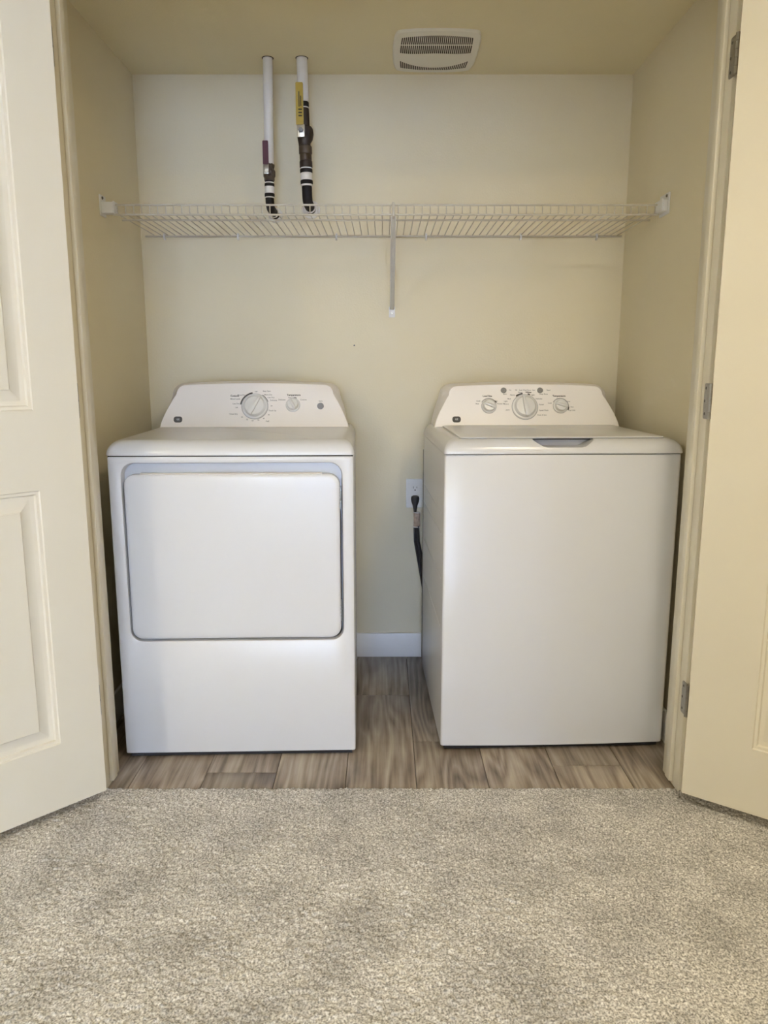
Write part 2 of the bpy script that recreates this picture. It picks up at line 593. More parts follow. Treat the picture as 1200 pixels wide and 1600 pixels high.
def hinge(parent, jx, s, zc, corner, ang, side):
    """leaf on the jamb face + knuckle; modelled in world space then moved into the door's space"""
    inv = (Matrix.Translation((corner[0], corner[1], 0.036)) @ Matrix.Rotation(ang, 4, 'Z')).inverted()
    inw = -s       # from the jamb face into the opening
    pl = MB()
    yl = 1.963 if s < 0 else 1.972
    ol = rrect(1.940, yl, zc - 0.0445, zc + 0.0445, [0.001, 0.006, 0.006, 0.001], 4)
    pl.loft([[inv @ Vector((jx + inw * t, y, z)) for (y, z) in ol] for t in (0.0, 0.0022)])
    o = pl.build('hinge', M['steel'], parent)
    kx, ky = jx + inw * 0.002, 1.934
    kn = MB()
    for k in range(5):
        z0 = zc - 0.0445 + k * 0.0178
        kn.tube([inv @ Vector((kx, ky, z0 + 0.0004)), inv @ Vector((kx, ky, z0 + 0.0174))], 0.0052, 10)
    kn.build('knuckle', M['steel'], o)
    for dz, dy in ((-0.032, yl - 0.010), (0.0, yl - 0.006), (0.032, yl - 0.010)):
        sc = MB()
        ax = inv.to_3x3() @ Vector((inw, 0, 0))
        p = inv @ Vector((jx + inw * 0.0018, dy, zc + dz))
        sc.tube([p, p + ax * 0.0012], [0.004, 0.0032], 10)
        sc.build('screw', M['screw'], o)


for z in (1.892, 1.075, 0.270):
    hinge(door_l, JL, -1, z, DL_C, DL_A, -1)
for z in (1.868, 1.074, 0.278):
    hinge(door_r, JR, 1, z, DR_C, DR_A, 1)


# ------------------------------------------------------------------ printed legends
def text_mesh(s, size, bold=0.0):
    cu = bpy.data.curves.new('legend', 'FONT')
    cu.body = s
    cu.size = size
    cu.align_x = 'CENTER'
    cu.align_y = 'CENTER'
    cu.extrude = 0.0001
    cu.offset = bold
    cu.resolution_u = 2
    o = bpy.data.objects.new('legend', cu)
    C.objects.link(o)
    bpy.context.view_layer.update()
    me = bpy.data.meshes.new_from_object(o.evaluated_get(bpy.context.evaluated_depsgraph_get()))
    bpy.data.objects.remove(o, do_unlink=True)
    bpy.data.curves.remove(cu)
    out = ([v.co.copy() for v in me.vertices], [tuple(p.vertices) for p in me.polygons])
    bpy.data.meshes.remove(me)
    return out


class Face:
    """a tilted control panel: (u, w) on the panel, h out of it -> appliance space"""

    def __init__(self, y0, z0, y1, z1):
        self.o = Vector((0, y0, z0))
        self.w = Vector((0, y1 - y0, z1 - z0)).normalized()
        self.u = Vector((1, 0, 0))
        self.n = self.u.cross(self.w)      # towards the viewer (-y)

    def P(self, u, w, h=0.0):
        return self.o + self.u * u + self.w * w + self.n * h

    def mtx(self, u, w, h=0.0, rot=0.0):
        R_ = Matrix((self.u, self.w, self.n)).transposed().to_4x4()
        return Matrix.Translation(self.P(u, w, h)) @ R_ @ Matrix.Rotation(rot, 4, 'Z')

    def lathe(self, mb, u, w, prof, n=32):
        m = self.mtx(u, w)
        rings = [[m @ Vector((r * math.cos(2 * PI * k / n), r * math.sin(2 * PI * k / n), h)) for k in range(n)] for r, h in prof]
        return mb.loft(rings)

    def text(self, mb, s, u, w, size, bold=0.0, h=0.0006):
        vs, fs = text_mesh(s, size, bold)
        m = self.mtx(u, w, h)
        mb.add([m @ v for v in vs], fs)

    def arc(self, mb, u, w, r0, r1, a0, a1, h=0.0008, n=14):
        m = self.mtx(u, w, h)
        vs, fs = [], []
        for k in range(n + 1):
            a = math.radians(a0 + (a1 - a0) * k / n)
            vs += [m @ Vector((r0 * math.cos(a), r0 * math.sin(a), 0)), m @ Vector((r1 * math.cos(a), r1 * math.sin(a), 0))]
        for k in range(n):
            fs.append((2 * k, 2 * k + 1, 2 * k + 3, 2 * k + 2))
        mb.add(vs, fs)


def knob(F, parent, u, w, r, rot, big):
    """round dial with a raised grip bar"""
    k = MB()
    F.lathe(k, u, w, [(r, 0.0), (r, 0.004), (r * 0.97, 0.0055), (r * 0.86, 0.006), (r * 0.80, 0.014), (r * 0.72, 0.0175), (0.002, 0.0185)], 40)
    o = k.build('dial', M['dial'], parent)
    rg = MB()
    F.lathe(rg, u, w, [(r * 1.05, 0.0), (r * 1.05, 0.0016), (r * 1.0, 0.0018)], 40)
    rg.build('dial_ring', M['dialedge'], o)
    g = MB()
    m = F.mtx(u, w, 0.0, rot)
    L_ = r * 0.86
    wd = r * (0.22 if big else 0.27)
    sec = []
    for t, ww, hh in ((-1.0, 0.55, 0.017), (-0.9, 0.9, 0.022), (-0.4, 1.0, 0.027), (0.3, 0.85, 0.027), (0.8, 0.6, 0.024), (1.0, 0.35, 0.018)):
        x = wd * ww
        sec.append([m @ Vector((-x, t * L_, 0.012)), m @ Vector((-x * 0.75, t * L_, hh * 0.92)), m @ Vector((0, t * L_, hh)),
                    m @ Vector((x * 0.75, t * L_, hh * 0.92)), m @ Vector((x, t * L_, 0.012))])
    g.loft(sec)
    g.build('grip', M['dial'], o)
    return o


def badge(F, parent, u, w):
    b = MB()
    ol = rrect(-0.0145, 0.0145, -0.0105, 0.0105, 0.0085, 6)
    m = F.mtx(u, w)
    b.loft([[m @ Vector((x, y, h)) for x, y in ol] for h in (0.0, 0.0014)])
    o = b.build('badge', M['print'], parent)
    t = MB()
    F.text(t, 'GE', u, w, 0.0092, 0.0, 0.0018)
    t.build('badge_lettering', M['bracket'], o)


# ------------------------------------------------------------------ appliance shells
def deck_mesh(W, D, z0, z1, fi, si, y_front=-0.004):
    """top panel: straight skirt, then a rounded shoulder on the front and the sides"""
    rings = []
    h = W / 2
    def ring(ins_s, ins_f, z, r):
        return [(x, y, z) for x, y in rrect(-h + ins_s, h - ins_s, y_front + ins_f, D, [r, r, 0.004, 0.004], 6)]
    rings.append(ring(0.001, 0.001, z0, 0.012))
    rings.append(ring(0.0, 0.0, z0 + 0.001, 0.012))
    rings.append(ring(0.0, 0.0, z0 + 0.005, 0.012))
    for k in range(1, 9):
        t = k / 8
        a = t * PI / 2
        # gentle slope first, tight roll at the end
        rings.append(ring(si * (1 - math.cos(a)) ** 0.95, fi * (1 - math.cos(a)) ** 0.9, z0 + 0.005 + (z1 - z0 - 0.005) * math.sin(a), 0.012 + 0.016 * t))
    return rings


def console_mesh(hw, y0, zb, zt):
    """backguard: leaning front face with sloping ends, rounded crown, vertical back"""
    N_ = 28
    def outline(base, top, z0, z1, r, arch):
        pts = []
        # from bottom left up around to bottom right
        for k in range(9):
            t = k / 8
            pts.append((-base + (base - top) * (t ** 1.35), z0 + (z1 - r - z0) * t))
        for k in range(1, 8):
            a = PI - 0.5 * PI * k / 7
            pts.append((-top + r + r * math.cos(a) + 0.0, z1 - r + r * math.sin(a)))
        for k in range(1, 13):
            t = k / 13
            x = (-top + r) + (2 * top - 2 * r) * t
            pts.append((x, z1 + arch * math.sin(PI * t)))
        rt = [(-x, z) for (x, z) in pts[:16]][::-1]
        pts += rt
        return pts
    def yfront(z):
        return y0 + 0.055 * (z - zb) / (zt - zb)
    A = outline(hw, hw - 0.052, zb, zt - 0.006, 0.030, 0.006)
    B = outline(hw - 0.004, hw - 0.030, zb, zt, 0.045, 0.008)
    r1 = [(x, yfront(z), z) for x, z in A]
    r0 = [(x * 0.985, yfront(z) - 0.0005 + 0.0, zb + (z - zb) * 0.985) for x, z in A]
    r2 = [(x, yfront(z) + 0.010, z + 0.003 if z > zb + 0.01 else z) for x, z in [(p[0] * 1.006, p[1]) for p in A]]
    r3 = [(x, max(yfront(z) + 0.030, y0 + 0.075), z) for x, z in B]
    r4 = [(x, y0 + 0.175, z) for x, z in B]
    mb = MB()
    mb.loft([r1, r2, r3, r4])
    return mb


def leveling_feet(parent, hw, D, ztop):
    f = MB().lathe([(0.017, 0.0), (0.018, 0.004), (0.008, 0.006), (0.008, ztop + 0.01)], 16)
    first = f.build('leveling_foot', M['rubber'], parent)
    first.location = (-hw, 0.06, 0.0)
    for p in ((hw, 0.06), (-hw, D - 0.06), (hw, D - 0.06)):
        link_copy(first, parent, (p[0], p[1], 0.0))


def boolean_cut(o, cutter):
    md = o.modifiers.new('cut', 'BOOLEAN')
    md.operation = 'DIFFERENCE'
    md.object = cutter
    md.solver = 'EXACT'
    bpy.context.view_layer.update()
    me = bpy.data.meshes.new_from_object(o.evaluated_get(bpy.context.evaluated_depsgraph_get()))
    o.modifiers.clear()
    o.data = me
    bpy.data.objects.remove(cutter, do_unlink=True)
    me.shade_smooth()
    me.set_sharp_from_angle(angle=math.radians(35))


ZB, ZS, ZT = 0.017, 0.9125, 0.957      # body bottom, seam, deck top


# ---- dryer
def make_dryer():
    e = empty('clothes_dryer', (-0.430, 2.147, 0.0), math.radians(1.7))
    tag(e, 'white front-loading clothes dryer with a big square door, left of the washer', 'dryer')
    W, D = 0.690, 0.69
    h = W / 2
    b = MB()
    outer = rrect(-h, h, ZB, ZS, 0.004, 6)
    def face(ol, y):
        return [(x, y, z) for x, z in ol]
    RX0_, RX1_, RZ0_, RZ1_ = -0.308, 0.312, 0.3705, 0.894
    def rec(i, r):
        return rrect(RX0_ + i, RX1_ - i, RZ0_ + i, RZ1_ - i, r, 6)
    rings = [face(rrect(-h, h, ZB, ZS, 0.004, 6), D), face(rrect(-h, h, ZB, ZS, 0.004, 6), 0.008),
             face(rrect(-h + 0.0025, h - 0.0025, ZB + 0.002, ZS - 0.001, 0.004, 6), 0.002),
             face(rrect(-h + 0.008, h - 0.008, ZB + 0.007, ZS - 0.006, 0.004, 6), 0.0),
             face(rec(-0.006, 0.040), 0.0), face(rec(-0.001, 0.036), 0.0022), face(rec(0.0, 0.035), 0.006), face(rec(0.003, 0.034), 0.026)]
    b.loft(rings, cap0=True, cap1=False)
    b.build('cabinet', M['enamel'], e)
    p = MB()
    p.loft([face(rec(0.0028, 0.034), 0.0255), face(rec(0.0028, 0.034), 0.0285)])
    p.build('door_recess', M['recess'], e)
    # dark fill standing in for the shaded gap around the door
    g = MB()
    g.loft([face(rrect(RX0_ + 0.0045, RX1_ - 0.005, RZ0_ + 0.0045, 0.842, 0.03, 6), 0.0255),
            face(rrect(RX0_ + 0.0045, RX1_ - 0.005, RZ0_ + 0.0045, 0.842, 0.03, 6), 0.012)])
    g.build('door_gap_shade', M['gap'], e)
    d = MB()
    def dr(i, r, zt=0.862):
        return rrect(-0.3025 + i, 0.3045 - i, 0.3775 + i, zt - i, r, 8)
    d.loft([face(dr(0.002, 0.03), 0.0255), face(dr(0.0, 0.032), 0.020), face(dr(0.0, 0.032), 0.004), face(dr(0.0012, 0.031), 0.0005),
            face(dr(0.004, 0.030), -0.0018), face(dr(0.010, 0.026), -0.0028), face(dr(0.03, 0.02), -0.0032)])
    dd = d.build('door', M['enamel'], e)
    hl = MB()       # pull lip along the top of the door
    hl.loft([[(x, y, z) for (y, z) in ((0.002, 0.8605), (-0.001, 0.8635), (0.006, 0.866), (0.016, 0.8635), (0.018, 0.860))] for x in (-0.255, -0.24, 0.24, 0.255)])
    hl.build('pull_lip', M['plastic'], dd)
    for z in (0.795, 0.460):
        hg = MB()
        for k in range(4):
            hg.box(0.3035, 0.3085, 0.002, 0.02, z + (k - 2) * 0.0105, z + (k - 2) * 0.0105 + 0.007, b=0.0008)
        hg.box(0.3045, 0.308, 0.006, 0.022, z - 0.034, z + 0.030)
        hg.build('hinge', M['galv'], dd)
    kk = MB().box(-h + 0.012, h - 0.012, 0.012, D - 0.02, 0.005, ZB + 0.002)
    kk.build('base', M['gap'], e)  # black block standing in for the shadow under the dryer
    MB().box(-h + 0.003, h - 0.003, 0.003, D - 0.003, ZS - 0.002, ZS + 0.0035).build('seam', M['gap'], e)
    dk = MB().loft(deck_mesh(W + 0.002, D, ZS + 0.0028, ZT, 0.040, 0.032))
    dk.build('top_panel', M['enamel'], e)
    leveling_feet(e, h - 0.05, D, ZB)
    # backguard
    cy = 0.505
    co = console_mesh(0.322, cy, ZT - 0.003, 1.104).build('control_panel', M['plastic'], e)
    co.location = (0.0, 0, 0)
    F = Face(cy, ZT - 0.003, cy + 0.055, 1.104)
    kw = 0.076
    knob(F, co, 0.0, kw, 0.044, math.radians(-30), True)
    knob(F, co, 0.131, kw + 0.005, 0.0235, math.radians(25), False)
    bt = MB()
    F.lathe(bt, 0.226, kw + 0.001, [(0.0115, 0.0), (0.0115, 0.003), (0.010, 0.0045), (0.002, 0.005)], 24)
    bt.build('start_button', M['button'], co)
    t = MB()
    F.arc(t, 0.0, kw, 0.0465, 0.0515, 100, 172, 0.0019)
    F.arc(t, 0.0, kw, 0.047, 0.049, 20, 58, 0.0019)
    F.text(t, 'Cottons', -0.070, kw + 0.038, 0.0088, 0.0003)
    F.text(t, 'Temperature', 0.133, kw + 0.041, 0.0088, 0.0003)
    F.arc(t, 0.131, kw + 0.005, 0.026, 0.0285, 62, 80, 0.0019)
    t.build('bold_print', M['print'], co)['kind'] = 'stuff'
    t = MB()
    for s, u, w in (('More Dry', -0.047, 0.041), ('Off', 0.003, 0.053), ('Easy Care', 0.040, 0.055), ('More Dry', 0.045, 0.042),
                    ('Less Dry', 0.055, 0.032), ('Delicates', 0.064, 0.022), ('Mixed Loads', -0.068, 0.027), ('Less Dry', -0.065, 0.010),
                    ('Off', -0.063, -0.004), ('Timed Dry', -0.073, -0.027), ('80', -0.043, -0.038), ('70', -0.026, -0.047),
                    ('60', -0.007, -0.051), ('50', 0.013, -0.049), ('40', 0.031, -0.043), ('30', 0.048, -0.030),
                    ('Touch Up', 0.060, -0.015), ('20', 0.057, 0.002), ('Fluff', 0.044, -0.053),
                    ('Easy Care', 0.128, 0.032), ('Delicates', 0.093, 0.024), ('Cottons', 0.167, 0.024), ('Start', 0.226, 0.019)):
        F.text(t, s, u, kw + w, 0.0066, 0.0001)
    t.build('print', M['printlight'], co)['kind'] = 'stuff'
    badge(F, co, -0.262, 0.030)
    return e


# ---- washer
def make_washer():
    e = empty('washing_machine', (0.5155, 2.196, 0.0), math.radians(2.2))
    tag(e, 'white top-loading washing machine with plain front, right of the dryer', 'washing machine')
    W, D = 0.686, 0.655
    h = W / 2
    zb = 0.018
    bow = 0.008
    def outline(ins):
        pts = []
        r = 0.007
        # front edge left->right with a slight outward bow, rounded vertical corners
        for k in range(5):
            a = PI + 0.5 * PI * k / 4
            pts.append((-h + ins + r + r * math.cos(a), r + ins + r * math.sin(a)))
        for k in range(1, 12):
            t = k / 12
            x = -h + r + (2 * h - 2 * r) * t
            pts.append((x, ins - bow * math.sin(PI * t)))
        for k in range(5):
            a = 1.5 * PI + 0.5 * PI * k / 4
            pts.append((h - ins - r + r * math.cos(a), r + ins + r * math.sin(a)))
        pts += [(h - ins, D - ins), (-h + ins, D - ins)]
        return pts
    b = MB()
    b.loft([[(x, y, z) for x, y in outline(i)] for (i, z) in ((0.004, zb), (0.001, zb + 0.002), (0.0, zb + 0.006), (0.0, ZS - 0.003), (0.001, ZS - 0.001), (0.002, ZS))])
    cab = b.build('cabinet', M['enamel'], e)
    # pressed ribs on the sides
    for s in (-1, 1):
        for z in (0.73, 0.665, 0.53, 0.38):
            rb = MB()
            x = s * h
            rb.loft([[(x - s * 0.001, 0.05, z), (x - s * 0.001, 0.05, z + 0.010), (x - s * 0.001, D - 0.03, z + 0.010), (x - s * 0.001, D - 0.03, z)],
                     [(x + s * 0.0018, 0.058, z + 0.003), (x + s * 0.0018, 0.058, z + 0.007), (x + s * 0.0018, D - 0.038, z + 0.007), (x + s * 0.0018, D - 0.038, z + 0.003)]])
            rb.build('side_rib', M['enamel'], cab)
    MB().box(-h - 0.002, h + 0.002, D - 0.003, D + 0.012, 0.05, 0.86, b=0.002).build('rear_seam_shadow', M['galv'], e)  # dark slab drawn in for the shadow along the rear cabinet seam
    MB().box(-h + 0.012, h - 0.012, 0.010, D - 0.02, 0.005, zb + 0.003).build('base', M['gap'], e)  # black block painting the shadow below the washer cabinet
    MB().box(-h + 0.004, h - 0.004, 0.004, D - 0.004, ZS - 0.002, ZS + 0.0035).build('seam', M['gap'], e)
    dk = MB().loft(deck_mesh(W + 0.004, D, ZS + 0.0028, ZT, 0.040, 0.034, -0.010)).build('top_panel', M['enamel'], e)
    # finger scoop in front of the lid
    cu = MB()
    ol = [(-0.088, 0.968), (-0.088, 0.9525), (-0.078, 0.946), (-0.062, 0.936), (-0.050, 0.933), (0.050, 0.933), (0.062, 0.936), (0.078, 0.946), (0.088, 0.9525), (0.088, 0.968)]
    cu.loft([[(x, y, z) for x, z in ol] for y in (-0.05, 0.062)])
    cutter = cu.build('cutter', M['enamel'])
    cutter.parent = e
    boolean_cut(dk, cutter)
    # lid
    lid = MB()
    def lr(i, z, f):
        return [(x, y, z) for x, y in rrect(-0.298 + i, 0.298 - i, f, 0.478 - i, [0.010, 0.010, 0.02, 0.02], 5)]
    lid.loft([lr(0.0, ZT - 0.0015, 0.026), lr(0.0, ZT + 0.002, 0.020), lr(0.001, ZT + 0.0042, 0.0215), lr(0.004, ZT + 0.0052, 0.025)])
    lo = lid.build('lid', M['enamel'], e)
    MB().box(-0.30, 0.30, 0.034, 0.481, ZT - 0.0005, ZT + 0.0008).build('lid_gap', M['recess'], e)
    MB().box(-0.086, 0.086, 0.040, 0.0615, 0.9515, ZT - 0.001).build('scoop_shadow_strip', M['gap'], e)  # dark strip in place of the shade under the lid edge
    leveling_feet(e, h - 0.05, D, zb)
    cy = 0.478
    co = console_mesh(0.322, cy, ZT - 0.003, 1.100).build('control_panel', M['plastic'], e)
    F = Face(cy, ZT - 0.003, cy + 0.055, 1.100)
    kw = 0.073
    knob(F, co, -0.006, kw, 0.044, math.radians(10), True)
    knob(F, co, -0.132, kw + 0.003, 0.025, math.radians(68), False)
    knob(F, co, 0.119, kw + 0.003, 0.025, math.radians(75), False)
    for u in (-0.078, 0.050):
        bt = MB()
        F.lathe(bt, u, 0.1335, [(0.010, 0.0), (0.010, 0.0025), (0.0085, 0.004), (0.002, 0.0043)], 24)
        bt.build('button', M['button'], co)
    t = MB()
    F.arc(t, -0.006, kw, 0.0465, 0.0515, 97, 127, 0.0019)
    F.arc(t, -0.006, kw, 0.0465, 0.0510, 66, 76, 0.0019)
    F.arc(t, -0.132, kw + 0.003, 0.0275, 0.031, 25, 42, 0.0019)
    F.arc(t, 0.119, kw + 0.003, 0.0275, 0.031, -30, -5, 0.0019)
    F.text(t, 'Load Size', -0.136, kw + 0.040, 0.0085, 0.0003)
    F.text(t, 'Temperature', 0.116, kw + 0.040, 0.0085, 0.0003)
    F.text(t, 'Whites', 0.009, kw + 0.0535, 0.0070, 0.0003)
    t.build('bold_print', M['print'], co)['kind'] = 'stuff'
    t = MB()
    F.arc(t, -0.132, kw + 0.003, 0.0275, 0.0295, 42, 150, 0.0016)
    F.arc(t, 0.119, kw + 0.003, 0.0275, 0.0295, -5, 150, 0.0016)
    for s, u, w in (('Rinse', -0.020, 0.0535), ('Heavy', -0.048, 0.044), ('Med', -0.060, 0.030), ('Light', -0.072, 0.021), ('Colors', -0.071, 0.011),
                    ('Jeans', -0.066, -0.010), ('Light', 0.024, 0.044), ('Delicates', 0.045, 0.030), ('Casual', 0.052, 0.009),
                    ('Speed Wash', 0.060, -0.012), ('Drain & Spin', 0.053, -0.029),
                    ('Small', -0.168, 0.022), ('Med', -0.172, 0.012), ('Large', -0.108, 0.022), ('Precise Fill', -0.089, 0.012),
                    ('Cold', 0.082, 0.014), ('Cool', 0.113, 0.029), ('Warm', 0.146, 0.020), ('Hot', 0.160, 0.000), ('Tap Cold', 0.158, -0.012),
                    ('Start', -0.074, 0.047), ('Deep Rinse', 0.062, 0.047)):
        F.text(t, s, u, kw + w, 0.0064, 0.0001)
    for s, u in (('On', -0.055), ('Fill', -0.034), ('Soak', -0.018), ('Wash', -0.003), ('Rinse', 0.012), ('Spin', 0.028), ('Signal', 0.080)):
        F.text(t, s, u, 0.1345, 0.0060, 0.0001)
    t.build('print', M['printlight'], co)['kind'] = 'stuff'
    badge(F, co, -0.246, 0.029)
    return e


make_dryer()
make_washer()


# ------------------------------------------------------------------ wire shelf
def make_shelf():
    e = empty('wire_shelf', (0, 0, 0))
    tag(e, 'white ventilated wire shelf spanning the closet above the dryer and washer', 'shelf')
    x0, x1 = -0.858, 0.872
    yf, yb = 2.578, YB - 0.010
    zd, zl = 1.637, 1.6645
    def rod(name, y, z, r, a=x0, b=x1):
        return MB().tube([(a, y, z), (b, y, z)], r, 8).build(name, M['wire'], e)
    rod('front_rod', yf, zl, 0.0032)
    rod('front_rod', yf, zd - 0.002, 0.0032)
    rod('support_rod', 2.655, zd - 0.0045, 0.0030)
    rod('back_rod', yb, zd - 0.0045, 0.0032, x0 - 0.02, x1 + 0.003)
    # cross wires: deck wire bent up into the front lip
    w = MB().tube([(0, yb, zd), (0, yf + 0.006, zd), (0, yf + 0.0015, zd + 0.003), (0, yf - 0.001, zd + 0.008), (0, yf - 0.001, zl + 0.002)], 0.00165, 5)
    n = 68
    first = None
    for i in range(n):
        x = x0 + 0.012 + (x1 - x0 - 0.024) * i / (n - 1)
        if first is None:
            first = w.build('cross_wire', M['wire'], e)
            first.location = (x, 0, 0)
        else:
            link_copy(first, e, (x, 0, 0))
    # end brackets on the side walls
    for s, xw, xi in ((-1, XL, x0), (1, XR, x1)):
        a, b = sorted((xw - s * 0.004, xi + s * 0.0 - s * 0.002))
        near = 0.014 if s < 0 else 0.046
        br = MB().box(a, b, yf - near, yf + 0.022, 1.638, 1.6725, b=0.003).build('end_bracket', M['bracket'], e)
        a, b = sorted((xw, xw - s * 0.0045))
        MB().box(a, b, yf - near - 0.006, yf + 0.030, 1.630, 1.694, b=0.0015).build('wall_flange', M['bracket'], br)
        a, b = sorted((xi - s * 0.002, xi - s * 0.0055))
        MB().box(a, b, yf - near - 0.0015, yf + 0.0235, 1.6365, 1.674, b=0.001).build('bracket_collar', M['bracket'], br)
        sc = MB().tube([(xw - s * 0.0045, yf + 0.012 - near, 1.685), (xw - s * 0.0075, yf + 0.012 - near, 1.685)], [0.005, 0.004], 10)
        sc.build('screw', M['screw'], br)
    # clips holding the back rod to the wall
    cl = MB()
    cl.tube([(0, yb + 0.009, 0.004), (0, yb + 0.004, 0.0075), (0, yb - 0.003, 0.0075), (0, yb - 0.0075, 0.002), (0, yb - 0.006, -0.005), (0, yb, -0.009), (0, yb + 0.009, -0.010)], 0.0034, 7)
    c0 = None
    for px in (-0.808, -0.537, -0.175, 0.155, 0.503, 0.783):
        if c0 is None:
            c0 = cl.build('wall_clip', M['bracket'], e)
            c0.location = (px, 0, zd - 0.0045)
        else:
            link_copy(c0, e, (px, 0, zd - 0.0045))
    # diagonal support brace
    bx = 0.030
    br = MB()
    p0, p1 = Vector((bx, yf + 0.001, zd - 0.006)), Vector((bx, YB - 0.006, 1.372))
    d = (p1 - p0).normalized()
    nrm = Vector((0, d.z, -d.y))
    prof = [(-0.0085, 0.0), (-0.0085, 0.006), (-0.0065, 0.006), (-0.0055, 0.002), (0.0055, 0.002), (0.0065, 0.006), (0.0085, 0.006), (0.0085, 0.0)]
    br.loft([[p + Vector((u, 0, 0)) + nrm * v for u, v in prof] for p in (p0, p0 + d * 0.02, p1 - d * 0.012)] +
            [[p1 + Vector((u * 0.5, 0, 0)) + nrm * v * 0.5 for u, v in prof]])
    bo = br.build('support_brace', M['brace'], e)
    hk = MB()
    hk.tube([(bx, yf + 0.006, zd - 0.010), (bx, yf - 0.006, zd - 0.006), (bx, yf - 0.0065, zl - 0.004), (bx, yf - 0.003, zl + 0.005), (bx, yf + 0.005, zl + 0.003)], 0.0045, 8)
    hk.build('brace_hook', M['wire'], bo)
    MB().box(bx - 0.0115, bx + 0.0115, YB - 0.004, YB, 1.343, 1.382, b=0.001).build('foot_plate', M['bracket'], bo)
    MB().tube([(bx, YB - 0.0035, 1.358), (bx, YB - 0.0065, 1.358)], [0.0048, 0.0032], 12).build('screw', M['nut'], bo)
    return e


make_shelf()


# ------------------------------------------------------------------ water pipes with shut-off valves
def pipe_parts(e, segs, lean, y):
    """segs: (name, material, z_top, z_bottom, radius)"""
    for nm, m, z1, z0, r in segs:
        b = MB()
        b.tube([(lean(z1), y, z1), (lean(z1 - 0.002), y, z1 - 0.002), (lean(z0 + 0.002), y, z0 + 0.002), (lean(z0), y, z0)], [r * 0.94, r, r, r * 0.94], 20)
        b.build(nm, m, e)


def elbow(e, x, y, z, r, m, ring):
    b = MB()
    pts = [(x, y, z + 0.012)]
    R_ = 0.030
    for k in range(7):
        a = 0.5 * PI * k / 6
        pts.append((x, y + R_ - R_ * math.cos(a), z - R_ * math.sin(a)))
    pts.append((x, YB + 0.004, z - R_))
    b.tube(pts, r, 16)
    b.build('elbow', m, e)
    # white band around the bend and escutcheon at the wall
    b2 = MB()
    b2.tube([(x, YB - 0.052, z - R_), (x, YB - 0.044, z - R_)], ring * 1.02, 18)
    b2.build('band', M['pvc'], e)
    b3 = MB()
    b3.tube([(x, YB - 0.010, z - R_), (x, YB - 0.004, z - R_), (x, YB, z - R_)], [ring * 1.1, ring * 1.55, ring * 1.6], 20)
    b3.build('wall_collar', M['pvc'], e)


